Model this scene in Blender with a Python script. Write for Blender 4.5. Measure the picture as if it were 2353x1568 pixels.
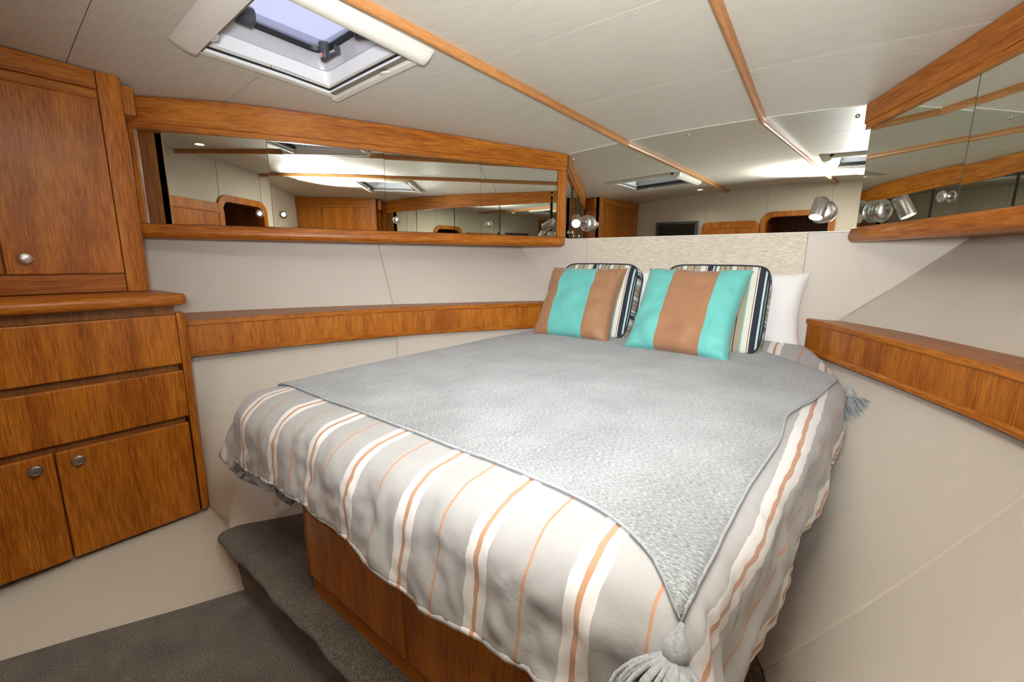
import bpy, bmesh, math, random
import numpy as np
from mathutils import Vector, noise, Matrix
random.seed(7)
for o in list(bpy.data.objects): bpy.data.objects.remove(o)
sc = bpy.context.scene
col = sc.collection
E = 1.15            # height of the eye above the cabin sole; all z below are relative to the eye

# ------------------------------------------------------------------ camera
yaw, pitch, roll = 0.6708, 0.1839, 0.0066
fw = Vector((-math.sin(yaw)*math.cos(pitch), math.cos(yaw)*math.cos(pitch), -math.sin(pitch)))
rt = Vector((math.cos(yaw), math.sin(yaw), 0)); up = rt.cross(fw)
r2 = rt*math.cos(roll)+up*math.sin(roll); u2 = up*math.cos(roll)-rt*math.sin(roll)
cam = bpy.data.cameras.new('camera'); cam.sensor_fit = 'HORIZONTAL'; cam.sensor_width = 36
cam.lens = 1001.06/2353*36; cam.clip_start = 0.02
co = bpy.data.objects.new('camera', cam); col.objects.link(co); sc.camera = co
co.matrix_world = Matrix(((r2.x, u2.x, -fw.x, .7601), (r2.y, u2.y, -fw.y, -2.366), (r2.z, u2.z, -fw.z, E), (0, 0, 0, 1)))

# ------------------------------------------------------------------ world, lights, exposure
w = bpy.data.worlds.new('overcast_sky'); sc.world = w; w.use_nodes = True
bg = w.node_tree.nodes['Background']; bg.inputs[0].default_value = (.70, .74, 1.0, 1); bg.inputs[1].default_value = 1.2
sc.view_settings.view_transform = 'Standard'; sc.view_settings.look = 'None'
sc.view_settings.exposure = 0.1; sc.view_settings.gamma = 1; sc.view_settings.use_curve_mapping = False

def spot(name, loc, target, energy, angle, blend, size, color):
    l = bpy.data.lights.new(name, 'SPOT'); l.energy = energy; l.spot_size = math.radians(angle); l.spot_blend = blend
    l.shadow_soft_size = size; l.color = color
    o = bpy.data.objects.new(name, l); col.objects.link(o); o.location = (loc[0], loc[1], loc[2]+E)
    d = Vector(target)-Vector(loc); o.rotation_euler = d.to_track_quat('-Z', 'Y').to_euler()
    return o
# the photographer's flash, bounced off the headliner beside the camera
spot('bounce_flash', (.74, -2.33, .12), (.54, -2.03, .74), 820, 72, 1.0, .05, (.95, .985, 1.03))
spot('camera_flash', (.78, -2.42, .10), (.27, -1.58, .32), 180, 118, 1.0, .08, (.95, .985, 1.03))

# ------------------------------------------------------------------ materials
def newmat(name):
    m = bpy.data.materials.new(name); m.use_nodes = True
    nt = m.node_tree; b = nt.nodes['Principled BSDF']
    return m, nt, b
def setp(b, **k):
    for n, v in k.items():
        n = {'rough': 'Roughness', 'metal': 'Metallic', 'coat': 'Coat Weight', 'coatr': 'Coat Roughness', 'spec': 'Specular IOR Level', 'sheen': 'Sheen Weight'}.get(n, n)
        b.inputs[n].default_value = v
def c4(c): return (c[0], c[1], c[2], 1)
def plain(name, c, bump=0, bscale=300, vary=0, vscale=6, **k):
    m, nt, b = newmat(name); b.inputs['Base Color'].default_value = c4(c); setp(b, **k)
    tc = nt.nodes.new('ShaderNodeTexCoord')
    if vary:
        n = nt.nodes.new('ShaderNodeTexNoise'); n.inputs['Scale'].default_value = vscale; n.inputs['Detail'].default_value = 4
        nt.links.new(tc.outputs['Object'], n.inputs['Vector'])
        mx = nt.nodes.new('ShaderNodeMixRGB'); mx.inputs[1].default_value = c4([x*(1-vary) for x in c]); mx.inputs[2].default_value = c4([min(1, x*(1+vary)) for x in c])
        nt.links.new(n.outputs['Fac'], mx.inputs[0]); nt.links.new(mx.outputs[0], b.inputs['Base Color'])
    if bump:
        n = nt.nodes.new('ShaderNodeTexNoise'); n.inputs['Scale'].default_value = bscale; n.inputs['Detail'].default_value = 3
        nt.links.new(tc.outputs['Object'], n.inputs['Vector'])
        bp = nt.nodes.new('ShaderNodeBump'); bp.inputs['Strength'].default_value = bump; bp.inputs['Distance'].default_value = .002
        nt.links.new(n.outputs['Fac'], bp.inputs['Height']); nt.links.new(bp.outputs[0], b.inputs['Normal'])
    return m
def math_node(nt, op, a, b=None):
    n = nt.nodes.new('ShaderNodeMath'); n.operation = op
    for i, v in enumerate((a, b)):
        if v is None: continue
        if isinstance(v, (int, float)): n.inputs[i].default_value = v
        else: nt.links.new(v, n.inputs[i])
    return n.outputs[0]
def grain_coords(nt, d, sc_along, sc_across, rnd=True):
    d = Vector(d).normalized(); h = Vector((0, 0, 1)) if abs(d.z) < .9 else Vector((0, 1, 0))
    e1 = d.cross(h).normalized(); e2 = d.cross(e1)
    tc = nt.nodes.new('ShaderNodeTexCoord'); oi = nt.nodes.new('ShaderNodeObjectInfo')
    cb = nt.nodes.new('ShaderNodeCombineXYZ')
    for i, (v, s) in enumerate(((d, sc_along), (e1, sc_across), (e2, sc_across))):
        dt = nt.nodes.new('ShaderNodeVectorMath'); dt.operation = 'DOT_PRODUCT'; dt.inputs[1].default_value = v*s
        nt.links.new(tc.outputs['Object'], dt.inputs[0])
        nt.links.new(math_node(nt, 'ADD', dt.outputs['Value'], math_node(nt, 'MULTIPLY', oi.outputs['Random'], 13.0 if rnd else 0.0)), cb.inputs[i])
    return cb.outputs[0]
def ramp(nt, fac, stops, const=False):
    r = nt.nodes.new('ShaderNodeValToRGB'); cr = r.color_ramp
    if const: cr.interpolation = 'CONSTANT'
    while len(cr.elements) < len(stops): cr.elements.new(.5)
    for e, (p, c) in zip(cr.elements, stops): e.position = p; e.color = c4(c)
    nt.links.new(fac, r.inputs[0]); return r.outputs[0]
def wood(name, d, dark, light, rough=.38, coat=.08, cathedral=0):
    m, nt, b = newmat(name); setp(b, rough=rough, coat=coat, coatr=.18, spec=.32)
    n1 = nt.nodes.new('ShaderNodeTexNoise'); n1.inputs['Scale'].default_value = 1; n1.inputs['Detail'].default_value = 3; n1.inputs['Distortion'].default_value = .4+cathedral
    nt.links.new(grain_coords(nt, d, 1.6, 16), n1.inputs['Vector'])
    n2 = nt.nodes.new('ShaderNodeTexNoise'); n2.inputs['Scale'].default_value = 1; n2.inputs['Detail'].default_value = 4; n2.inputs['Roughness'].default_value = .65
    nt.links.new(grain_coords(nt, d, 14, 260), n2.inputs['Vector'])
    mid = [(a+c)/2 for a, c in zip(dark, light)]
    s = math_node(nt, 'ADD', math_node(nt, 'MULTIPLY', n1.outputs['Fac'], .38), math_node(nt, 'MULTIPLY', n2.outputs['Fac'], .62))
    nt.links.new(ramp(nt, s, [(.38, dark), (.5, mid), (.61, light)]), b.inputs['Base Color'])
    bp = nt.nodes.new('ShaderNodeBump'); bp.inputs['Strength'].default_value = .12; bp.inputs['Distance'].default_value = .001
    nt.links.new(n2.outputs['Fac'], bp.inputs['Height']); nt.links.new(bp.outputs[0], b.inputs['Normal'])
    return m
DK, LT = (.24, .054, .002), (.52, .18, .016)
LD = (.482, -1, 0)
M = {}
M['wood_v'] = wood('oak_upright_grain', (0, 0, 1), DK, LT)
M['wood_y'] = wood('oak_lengthwise_grain', (0, 1, 0), DK, LT)
M['wood_x'] = wood('oak_crosswise_grain', (1, 0, 0), DK, LT)
M['wood_r'] = wood('oak_slanted_grain', (.482, -1, 0), DK, LT, cathedral=1.2)
M['wood_l'] = wood('oak_mirrored_grain', (-.482, -1, 0), DK, LT, cathedral=1.2)
M['wood_batten'] = wood('oak_batten_grain', (0, 1, 0), (.36, .14, .04), (.56, .26, .09))
M['wood_shaded'] = wood('oak_shaded_colour', (0, 0, 1), (.15, .05, .012), (.28, .11, .03))  # darker copy of the oak, with shade put into its colour
M['liner'] = plain('cream_vinyl_liner', (.60, .55, .475), bump=.25, bscale=420, vary=.025, vscale=9, rough=.55, spec=.35)
def liner_streak():
    m, nt, b = newmat('cream_headliner_vinyl'); setp(b, rough=.4, spec=.5)
    n = nt.nodes.new('ShaderNodeTexNoise'); n.inputs['Scale'].default_value = 1; n.inputs['Detail'].default_value = 4
    nt.links.new(grain_coords(nt, (1, .15, 0), 12, 150, rnd=False), n.inputs['Vector'])
    nt.links.new(ramp(nt, n.outputs['Fac'], [(.3, (.53, .495, .415)), (.7, (.61, .57, .48))]), b.inputs['Base Color'])
    bp = nt.nodes.new('ShaderNodeBump'); bp.inputs['Strength'].default_value = .15; bp.inputs['Distance'].default_value = .001
    nt.links.new(n.outputs['Fac'], bp.inputs['Height']); nt.links.new(bp.outputs[0], b.inputs['Normal'])
    return m
M['head'] = liner_streak()
def carpet():
    m, nt, b = newmat('grey_brown_cut_pile'); setp(b, rough=.95, spec=.1, sheen=.3)
    tc = nt.nodes.new('ShaderNodeTexCoord')
    a = nt.nodes.new('ShaderNodeTexNoise'); a.inputs['Scale'].default_value = 260; a.inputs['Detail'].default_value = 3
    c = nt.nodes.new('ShaderNodeTexNoise'); c.inputs['Scale'].default_value = 9; c.inputs['Detail'].default_value = 3
    for n in (a, c): nt.links.new(tc.outputs['Object'], n.inputs['Vector'])
    s = math_node(nt, 'ADD', math_node(nt, 'MULTIPLY', a.outputs['Fac'], .75), math_node(nt, 'MULTIPLY', c.outputs['Fac'], .25))
    nt.links.new(ramp(nt, s, [(.36, (.038, .031, .024)), (.5, (.104, .086, .067)), (.64, (.215, .183, .147))]), b.inputs['Base Color'])
    bp = nt.nodes.new('ShaderNodeBump'); bp.inputs['Strength'].default_value = .9; bp.inputs['Distance'].default_value = .006
    nt.links.new(a.outputs['Fac'], bp.inputs['Height']); nt.links.new(bp.outputs[0], b.inputs['Normal'])
    return m
M['carpet'] = carpet()
M['mirror'] = plain('silvered_glass', (.80, .83, .775), metal=1, rough=.004)
M['glass_edge'] = plain('dull_glass_edge', (.10, .085, .06), rough=.5)
M['nickel'] = plain('brushed_nickel', (.56, .54, .51), metal=1, rough=.3)
M['chrome'] = plain('polished_screw_steel', (.8, .8, .8), metal=1, rough=.08)
M['cream'] = plain('cream_plastic', (.74, .71, .62), rough=.35)
M['white'] = plain('white_plastic_liner', (.80, .80, .80), rough=.35)
M['alloy'] = plain('pale_painted_alloy', (.62, .62, .66), rough=.35, metal=.3)
M['black'] = plain('black_rubber', (.012, .012, .014), rough=.5)
M['grey_plastic'] = plain('dark_grey_plastic', (.055, .058, .064), rough=.45)
M['coral'] = plain('coral_plastic_insert', (.75, .30, .22), rough=.4)
M['track'] = plain('bronze_blind_track', (.20, .16, .12), rough=.4)
M['screen'] = plain('dark_screen_glass', (.01, .011, .012), rough=.12)
M['silver'] = plain('silver_plastic', (.55, .55, .55), rough=.35, metal=.5)
M['void'] = plain('daylight_block_matte', (.10, .09, .08), rough=.9)  # for the added outer box that blocks stray daylight
def emit(name, c, s):
    m, nt, b = newmat(name); b.inputs['Base Color'].default_value = (0, 0, 0, 1)
    b.inputs['Emission Color'].default_value = c4(c); b.inputs['Emission Strength'].default_value = s; return m
M['lens'] = emit('lit_lamp_lens', (1, .86, .66), 14)
M['down'] = emit('lit_downlight_lens', (1, .80, .52), 9)
def pane():
    m, nt, b = newmat('frosted_acrylic_pane')
    out = nt.nodes['Material Output']
    tr = nt.nodes.new('ShaderNodeBsdfTransparent'); tl = nt.nodes.new('ShaderNodeBsdfTranslucent')
    tc = nt.nodes.new('ShaderNodeTexCoord'); n = nt.nodes.new('ShaderNodeTexNoise'); n.inputs['Scale'].default_value = 500; n.inputs['Detail'].default_value = 2
    nt.links.new(tc.outputs['Object'], n.inputs['Vector'])
    nt.links.new(ramp(nt, n.outputs['Fac'], [(.3, (.74, .74, .76)), (.7, (.98, .98, .98))]), tr.inputs[0])
    tl.inputs[0].default_value = (.9, .9, .95, 1)
    mx = nt.nodes.new('ShaderNodeMixShader'); mx.inputs[0].default_value = .35
    nt.links.new(tr.outputs[0], mx.inputs[1]); nt.links.new(tl.outputs[0], mx.inputs[2]); nt.links.new(mx.outputs[0], out.inputs[0])
    return m
M['pane'] = pane()
def uv_u(nt, comp=0):
    uv = nt.nodes.new('ShaderNodeUVMap'); uv.uv_map = 'uv'; sp = nt.nodes.new('ShaderNodeSeparateXYZ'); nt.links.new(uv.outputs[0], sp.inputs[0])
    return sp.outputs[comp], uv.outputs[0]
def weave(nt, b, uvv, strength=.3, scale=900, dist=.001):
    n = nt.nodes.new('ShaderNodeTexNoise'); n.inputs['Scale'].default_value = scale; n.inputs['Detail'].default_value = 2
    nt.links.new(uvv, n.inputs['Vector'])
    n2 = nt.nodes.new('ShaderNodeTexNoise'); n2.inputs['Scale'].default_value = 22; n2.inputs['Detail'].default_value = 5; n2.inputs['Distortion'].default_value = .8
    nt.links.new(uvv, n2.inputs['Vector'])
    bp = nt.nodes.new('ShaderNodeBump'); bp.inputs['Strength'].default_value = strength; bp.inputs['Distance'].default_value = dist
    nt.links.new(n.outputs['Fac'], bp.inputs['Height'])
    b2 = nt.nodes.new('ShaderNodeBump'); b2.inputs['Strength'].default_value = .35; b2.inputs['Distance'].default_value = .006
    nt.links.new(n2.outputs['Fac'], b2.inputs['Height']); nt.links.new(bp.outputs[0], b2.inputs['Normal']); nt.links.new(b2.outputs[0], b.inputs['Normal'])
def stripes(name, period, phase, stops, rough=.8, sheen=.15, wobble=0.0, **k):
    m, nt, b = newmat(name); setp(b, rough=rough, sheen=sheen, spec=.2, **k)
    u, uvv = uv_u(nt)
    if wobble:
        n = nt.nodes.new('ShaderNodeTexNoise'); n.inputs['Scale'].default_value = 14; n.inputs['Detail'].default_value = 2; nt.links.new(uvv, n.inputs['Vector'])
        u = math_node(nt, 'ADD', u, math_node(nt, 'MULTIPLY', math_node(nt, 'SUBTRACT', n.outputs['Fac'], .5), wobble))
    t = math_node(nt, 'FRACT', math_node(nt, 'ADD', math_node(nt, 'DIVIDE', u, period), phase))
    nt.links.new(ramp(nt, t, stops, True), b.inputs['Base Color']); weave(nt, b, uvv)
    return m
G, WH, BR = (.385, .382, .378), (.76, .755, .74), (.46, .26, .16)
M['duvet'] = stripes('grey_duvet_with_white_and_tan_stripes', .193, .078/.193+.5+10, [(0, BR), (.013, G), (.375, WH), (.475, BR), (.525, WH), (.625, G), (.987, BR)], wobble=.012)
M['lining'] = plain('pale_grey_duvet_lining', (.62, .63, .62), bump=.2, rough=.85)
M['sheet'] = plain('white_cotton', (.80, .79, .77), bump=.25, bscale=60, rough=.85, sheen=.2)
M['mattress'] = plain('off_white_ticking', (.70, .69, .66), bump=.2, rough=.9)
def heather():
    m, nt, b = newmat('heather_grey_knit'); setp(b, rough=.9, sheen=.35, spec=.1)
    uv = nt.nodes.new('ShaderNodeUVMap'); uv.uv_map = 'uv'
    mp = nt.nodes.new('ShaderNodeMapping'); mp.inputs['Scale'].default_value = (120, 360, 1); mp.inputs['Rotation'].default_value = (0, 0, .12); nt.links.new(uv.outputs[0], mp.inputs[0])
    a = nt.nodes.new('ShaderNodeTexNoise'); a.inputs['Scale'].default_value = 1; a.inputs['Detail'].default_value = 4; a.inputs['Roughness'].default_value = .7; nt.links.new(mp.outputs[0], a.inputs['Vector'])
    c = nt.nodes.new('ShaderNodeTexNoise'); c.inputs['Scale'].default_value = 5; c.inputs['Detail'].default_value = 3; nt.links.new(uv.outputs[0], c.inputs['Vector'])
    s = math_node(nt, 'ADD', math_node(nt, 'MULTIPLY', a.outputs['Fac'], .8), math_node(nt, 'MULTIPLY', c.outputs['Fac'], .2))
    nt.links.new(ramp(nt, s, [(.37, (.118, .127, .133)), (.5, (.235, .251, .258)), (.62, (.42, .444, .457))]), b.inputs['Base Color'])
    bp = nt.nodes.new('ShaderNodeBump'); bp.inputs['Strength'].default_value = .5; bp.inputs['Distance'].default_value = .002
    nt.links.new(a.outputs['Fac'], bp.inputs['Height']); nt.links.new(bp.outputs[0], b.inputs['Normal'])
    return m
M['throw'] = heather()
M['yarn'] = plain('grey_tassel_yarn', (.33, .35, .36), bump=.8, bscale=700, vary=.55, vscale=210, rough=.9, sheen=.3)
TEAL, TAN, NAVY, CRM, LB, BEI = (.145, .50, .455), (.36, .185, .095), (.028, .027, .042), (.74, .70, .60), (.46, .66, .62), (.40, .33, .22)
M['tbt'] = stripes('teal_tan_teal_satin', 10, .5, [(0, TEAL), (.5-.0104, TAN), (.5+.0080, TEAL)], rough=.42, sheen=.2)
M['btb'] = stripes('tan_teal_tan_satin', 10, .5, [(0, TAN), (.5-.0120, TEAL), (.5+.0050, TAN)], rough=.42, sheen=.2)
M['multi'] = stripes('multicoloured_stripe_canvas', .215, 5.536, [(0, BEI), (.075, NAVY), (.09, BEI), (.20, TEAL), (.225, CRM), (.33, NAVY), (.342, CRM), (.365, NAVY), (.47, LB), (.505, NAVY), (.535, LB), (.555, CRM), (.60, NAVY), (.615, BEI), (.70, NAVY), (.715, BEI), (.80, (.2, .17, .14)), (.83, TEAL), (.85, CRM), (.93, NAVY), (.945, BEI)], rough=.75)
def headcloth():
    m, nt, b = newmat('oatmeal_woven_headboard_cloth'); setp(b, rough=.85, spec=.15, sheen=.15)
    n = nt.nodes.new('ShaderNodeTexNoise'); n.inputs['Scale'].default_value = 1; n.inputs['Detail'].default_value = 4; n.inputs['Roughness'].default_value = .7
    nt.links.new(grain_coords(nt, (1, 0, 0), 40, 330, rnd=False), n.inputs['Vector'])
    nt.links.new(ramp(nt, n.outputs['Fac'], [(.33, (.49, .42, .32)), (.5, (.63, .56, .45)), (.66, (.76, .70, .59))]), b.inputs['Base Color'])
    bp = nt.nodes.new('ShaderNodeBump'); bp.inputs['Strength'].default_value = .3; bp.inputs['Distance'].default_value = .002
    nt.links.new(n.outputs['Fac'], bp.inputs['Height']); nt.links.new(bp.outputs[0], b.inputs['Normal'])
    return m
M['headcloth'] = headcloth()

# ------------------------------------------------------------------ mesh building
ORG = {}
def org(p): return ORG.get(p.name, Vector((0, 0, 0))) if p else Vector((0, 0, 0))
def tag(o, label=None, cat=None, group=None, kind=None):
    if label: o['label'] = label
    if cat: o['category'] = cat
    if group: o['group'] = group
    if kind: o['kind'] = kind
    return o
def thing(name, loc, label, cat, group=None, kind=None, rot=None):
    o = bpy.data.objects.new(name, None); o.empty_display_size = .05; col.objects.link(o)
    o.location = (loc[0], loc[1], loc[2]+E)
    ORG[o.name] = Vector(loc)
    return tag(o, label, cat, group, kind)
class MB:
    def __init__(s, sg=1): s.v = []; s.f = []; s.uv = {}; s.sg = sg
    def add(s, vs, fs, uvs=None):
        b = len(s.v); s.v += [tuple(p) for p in vs]; s.f += [tuple(i+b for i in f) for f in fs]
        if uvs is not None:
            for i, t in enumerate(uvs): s.uv[b+i] = t
    def hexa(s, p):   # 8 points: bottom loop 0-3, top loop 4-7
        s.add(p, [(0, 3, 2, 1), (4, 5, 6, 7), (0, 1, 5, 4), (1, 2, 6, 5), (2, 3, 7, 6), (3, 0, 4, 7)])
    def box(s, x0, x1, y0, y1, z0, z1):
        s.hexa([(x0, y0, z0), (x1, y0, z0), (x1, y1, z0), (x0, y1, z0), (x0, y0, z1), (x1, y0, z1), (x1, y1, z1), (x0, y1, z1)])
    def loops(s, L, closed=True, caps=True):     # bridge successive loops of equal length
        n = len(L[0]); b = len(s.v)
        for l in L: s.v += [tuple(p) for p in l]
        for i in range(len(L)-1):
            for j in range(n if closed else n-1):
                k = (j+1) % n; s.f.append((b+i*n+j, b+i*n+k, b+(i+1)*n+k, b+(i+1)*n+j))
        if caps and closed:
            s.f.append(tuple(b+j for j in range(n))[::-1]); s.f.append(tuple(b+(len(L)-1)*n+j for j in range(n)))
    def grid(s, P, uv=None):
        n = len(P); m = len(P[0]); b = len(s.v)
        for i in range(n):
            for j in range(m):
                if uv is not None: s.uv[len(s.v)] = uv[i][j]
                s.v.append(tuple(P[i][j]))
        for i in range(n-1):
            for j in range(m-1): s.f.append((b+i*m+j, b+i*m+j+1, b+(i+1)*m+j+1, b+(i+1)*m+j))
    def tube(s, path, r, n=8, caps=True):
        path = [Vector(p) for p in path]; L = []; prev = None
        for i, p in enumerate(path):
            t = (path[min(i+1, len(path)-1)]-path[max(i-1, 0)]).normalized()
            a = t.orthogonal().normalized() if prev is None else (prev-t*prev.dot(t)).normalized()
            prev = a; c = t.cross(a); rr = r[i] if isinstance(r, (list, tuple)) else r
            L.append([p+(a*math.cos(2*math.pi*k/n)+c*math.sin(2*math.pi*k/n))*rr for k in range(n)])
        s.loops(L, True, caps)
    def lathe(s, o, axis, prof, n=24):
        o = Vector(o); ax = Vector(axis).normalized(); a = ax.orthogonal().normalized(); c = ax.cross(a)
        s.loops([[o+ax*h+(a*math.cos(2*math.pi*k/n)+c*math.sin(2*math.pi*k/n))*max(r, 1e-4) for k in range(n)] for r, h in prof])
    def build(s, name, mat, parent=None, smooth=False, bevel=0, seg=2, recalc=True, auto=None):
        me = bpy.data.meshes.new(name); og = org(parent)
        vs = [(p[0]*s.sg-og.x, p[1]-og.y, p[2]-og.z if parent else p[2]+E) for p in s.v]
        me.from_pydata(vs, [], s.f if s.sg > 0 else [f[::-1] for f in s.f])
        if recalc:
            bm = bmesh.new(); bm.from_mesh(me); bmesh.ops.recalc_face_normals(bm, faces=bm.faces); bm.to_mesh(me); bm.free()
        if s.uv:
            ul = me.uv_layers.new(name='uv')
            for lp in me.loops: ul.data[lp.index].uv = s.uv.get(lp.vertex_index, (0, 0))
        me.materials.append(mat if not isinstance(mat, str) else M[mat])
        if smooth: me.polygons.foreach_set('use_smooth', [True]*len(me.polygons))
        me.update()
        o = bpy.data.objects.new(name, me); col.objects.link(o)
        if parent: o.parent = parent; ORG[o.name] = og
        else: ORG[o.name] = Vector((0, 0, -E))      # children of a free mesh keep eye-relative numbers
        if smooth and auto:
            me.set_sharp_from_angle(angle=math.radians(auto))
        if bevel:
            md = o.modifiers.new('bevel', 'BEVEL'); md.width = bevel; md.segments = seg; md.limit_method = 'ANGLE'; md.angle_limit = math.radians(40)
        return o
def interp(pts):
    xs = [p[0] for p in pts]; ys = [p[1] for p in pts]
    # monotone cubic through the given points
    n = len(xs); d = [(ys[i+1]-ys[i])/(xs[i+1]-xs[i]) for i in range(n-1)]
    m = [d[0]]+[(d[i-1]+d[i])/2 for i in range(1, n-1)]+[d[-1]]
    def f(x):
        if x <= xs[0]: return ys[0]+m[0]*(x-xs[0])
        if x >= xs[-1]: return ys[-1]+m[-1]*(x-xs[-1])
        i = max(k for k in range(n-1) if xs[k] <= x); h = xs[i+1]-xs[i]; t = (x-xs[i])/h
        return (2*t**3-3*t*t+1)*ys[i]+(t**3-2*t*t+t)*h*m[i]+(-2*t**3+3*t*t)*ys[i+1]+(t**3-t*t)*h*m[i+1]
    return f
def lin(pts):
    xs = [p[0] for p in pts]; ys = [p[1] for p in pts]
    return lambda x: float(np.interp(x, xs, ys))
def frange(a, b, n): return [a+(b-a)*i/(n-1) for i in range(n)]

# y runs forward, so a distance s aft of the forward mirror is y = -s
zk = lin([(0, .045), (.5, .024), (1.5, .021), (1.85, .03), (2.9, .036)])
def zc(x, s): return .6435-zk(s)*x*x+.0382*s
xb = lambda s: .3245+.0493*s                       # deckhead battens
LKX = lin([(-.1, .658), (0, .708), (.497, .957), (.965, 1.170), (1.425, 1.400), (1.838, 1.62), (2.0, 1.706)])                         # locker front
shelf_x = interp([(0, .585), (.226, .722), (.55, .915), (.914, 1.105), (1.35, 1.245), (1.79, 1.345), (2.0, 1.38)])
hull_m = interp([(0, .70), (.24, .905), (.61, 1.13), (.82, 1.27), (1.26, 1.50), (1.8, 1.70), (2.9, 1.86)])      # at z = -.25
hull_t = interp([(0, 1.065), (.3, 1.19), (.82, 1.395), (1.26, 1.58), (1.8, 1.76), (2.9, 1.90)])                 # at z = .09
hull_u = interp([(0, .655), (.226, .79), (.55, .98), (.914, 1.17), (1.35, 1.31), (1.79, 1.41), (2.0, 1.45)])    # at z = -.40
hull_b = interp([(0, .03), (1.2, .63), (1.3, .69), (1.7, .845), (1.87, .94), (2.9, 1.25)])                      # at z = -.97
def hull_low(s, z):
    t = (z+.40)/(-.57); return hull_u(s)*(1-t)+hull_b(s)*t

# ------------------------------------------------------------------ floor and walls
WD = 2.89
m = MB(); m.box(-1.95, 1.95, -WD-.05, -1.86, -1.17, -1.15)
floor = tag(m.build('floor', 'carpet'), 'grey brown carpeted cabin sole below the step', kind='structure')
# carpeted step round the berth
def plan_curve(s0, s1, n, f): return [(f(s), -s) for s in frange(s0, s1, n)]
m = MB()
prof = []
for k in range(9):
    a = -math.pi/2+math.pi*k/8; prof.append((-1.895-.024*math.cos(a), -.994+.024*math.sin(a)))
prof = [(-1.86, -1.15), (-1.888, -1.15), (-1.885, -1.07), (-1.88, -1.02)]+prof+[(-1.80, -.97), (-1.80, -1.15)]
L = []
for x in frange(-.935, .935, 26):
    wv = .004*math.sin(x*17)+.003*math.sin(x*41)
    L.append([(x, y+wv if y < -1.82 else y, z) for y, z in prof])
m.loops(L)
rows = []
for s in frange(.3, 1.80, 12): rows.append([(-hull_b(s), -s, -.97), (0, -s, -.97), (hull_b(s), -s, -.97)])
m.grid(rows)
step = tag(m.build('floor_step', 'carpet', smooth=True, auto=50), 'grey brown carpeted step with rounded nosing round the berth', kind='structure')

# forward bulkhead: side liner panels and the wall behind
m = MB(); m.box(-2.1, 2.1, .008, .05, -1.15, .85)
wf = tag(m.build('wall_front', 'liner'), 'forward bulkhead of the cabin', kind='structure')
for sg, nm in ((1, 'starboard'), (-1, 'port')):
    m = MB(sg); z0, z1 = -.62, .127
    pts = [(.553, z0), (.30+.40, z0), (.70, -.25), (1.10, .115), (1.10, z1), (.553, z1)]
    m.loops([[(x, .0, z) for x, z in pts], [(x, .008, z) for x, z in pts]])
    m.build('liner_panel', 'liner', wf, bevel=.002)
m = MB(); m.box(-.55, .55, -.004, .012, -.62, .1285)
tag(m.build('headboard_panel', 'headcloth', wf, bevel=.003), 'oatmeal woven cloth headboard panel')

# side liners
def ruled(m, top, bot, q0, q1, n, nz, off, bulge=0.0):
    P = []
    for q in frange(q0, q1, n):
        a = Vector(top(q)); b = Vector(bot(q)); row = []
        for k in range(nz):
            t = k/(nz-1); p = a*(1-t)+b*t; p.x += off+bulge*math.sin(math.pi*t); row.append(p)
        P.append(row)
    m.grid(P)
def slab(name, sg, top, bot, q0, q1, n, nz, mat, parent, bulge=0.0):
    m = MB(sg); F = []; Bk = []
    for q in frange(q0, q1, n):
        a = Vector(top(q)); b = Vector(bot(q))
        for off, R in ((0, F), (.008, Bk)):
            R.append([a*(1-k/(nz-1))+b*(k/(nz-1))+Vector((off+bulge*math.sin(math.pi*k/(nz-1)), 0, 0)) for k in range(nz)])
    loops = []
    for i in range(len(F)): loops.append(F[i]+Bk[i][::-1])
    m.loops(loops)
    return m.build(name, mat, parent, bevel=.003, smooth=True, auto=35)
def fan(q): return q+.36*min(1.0, q/.93)
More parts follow.
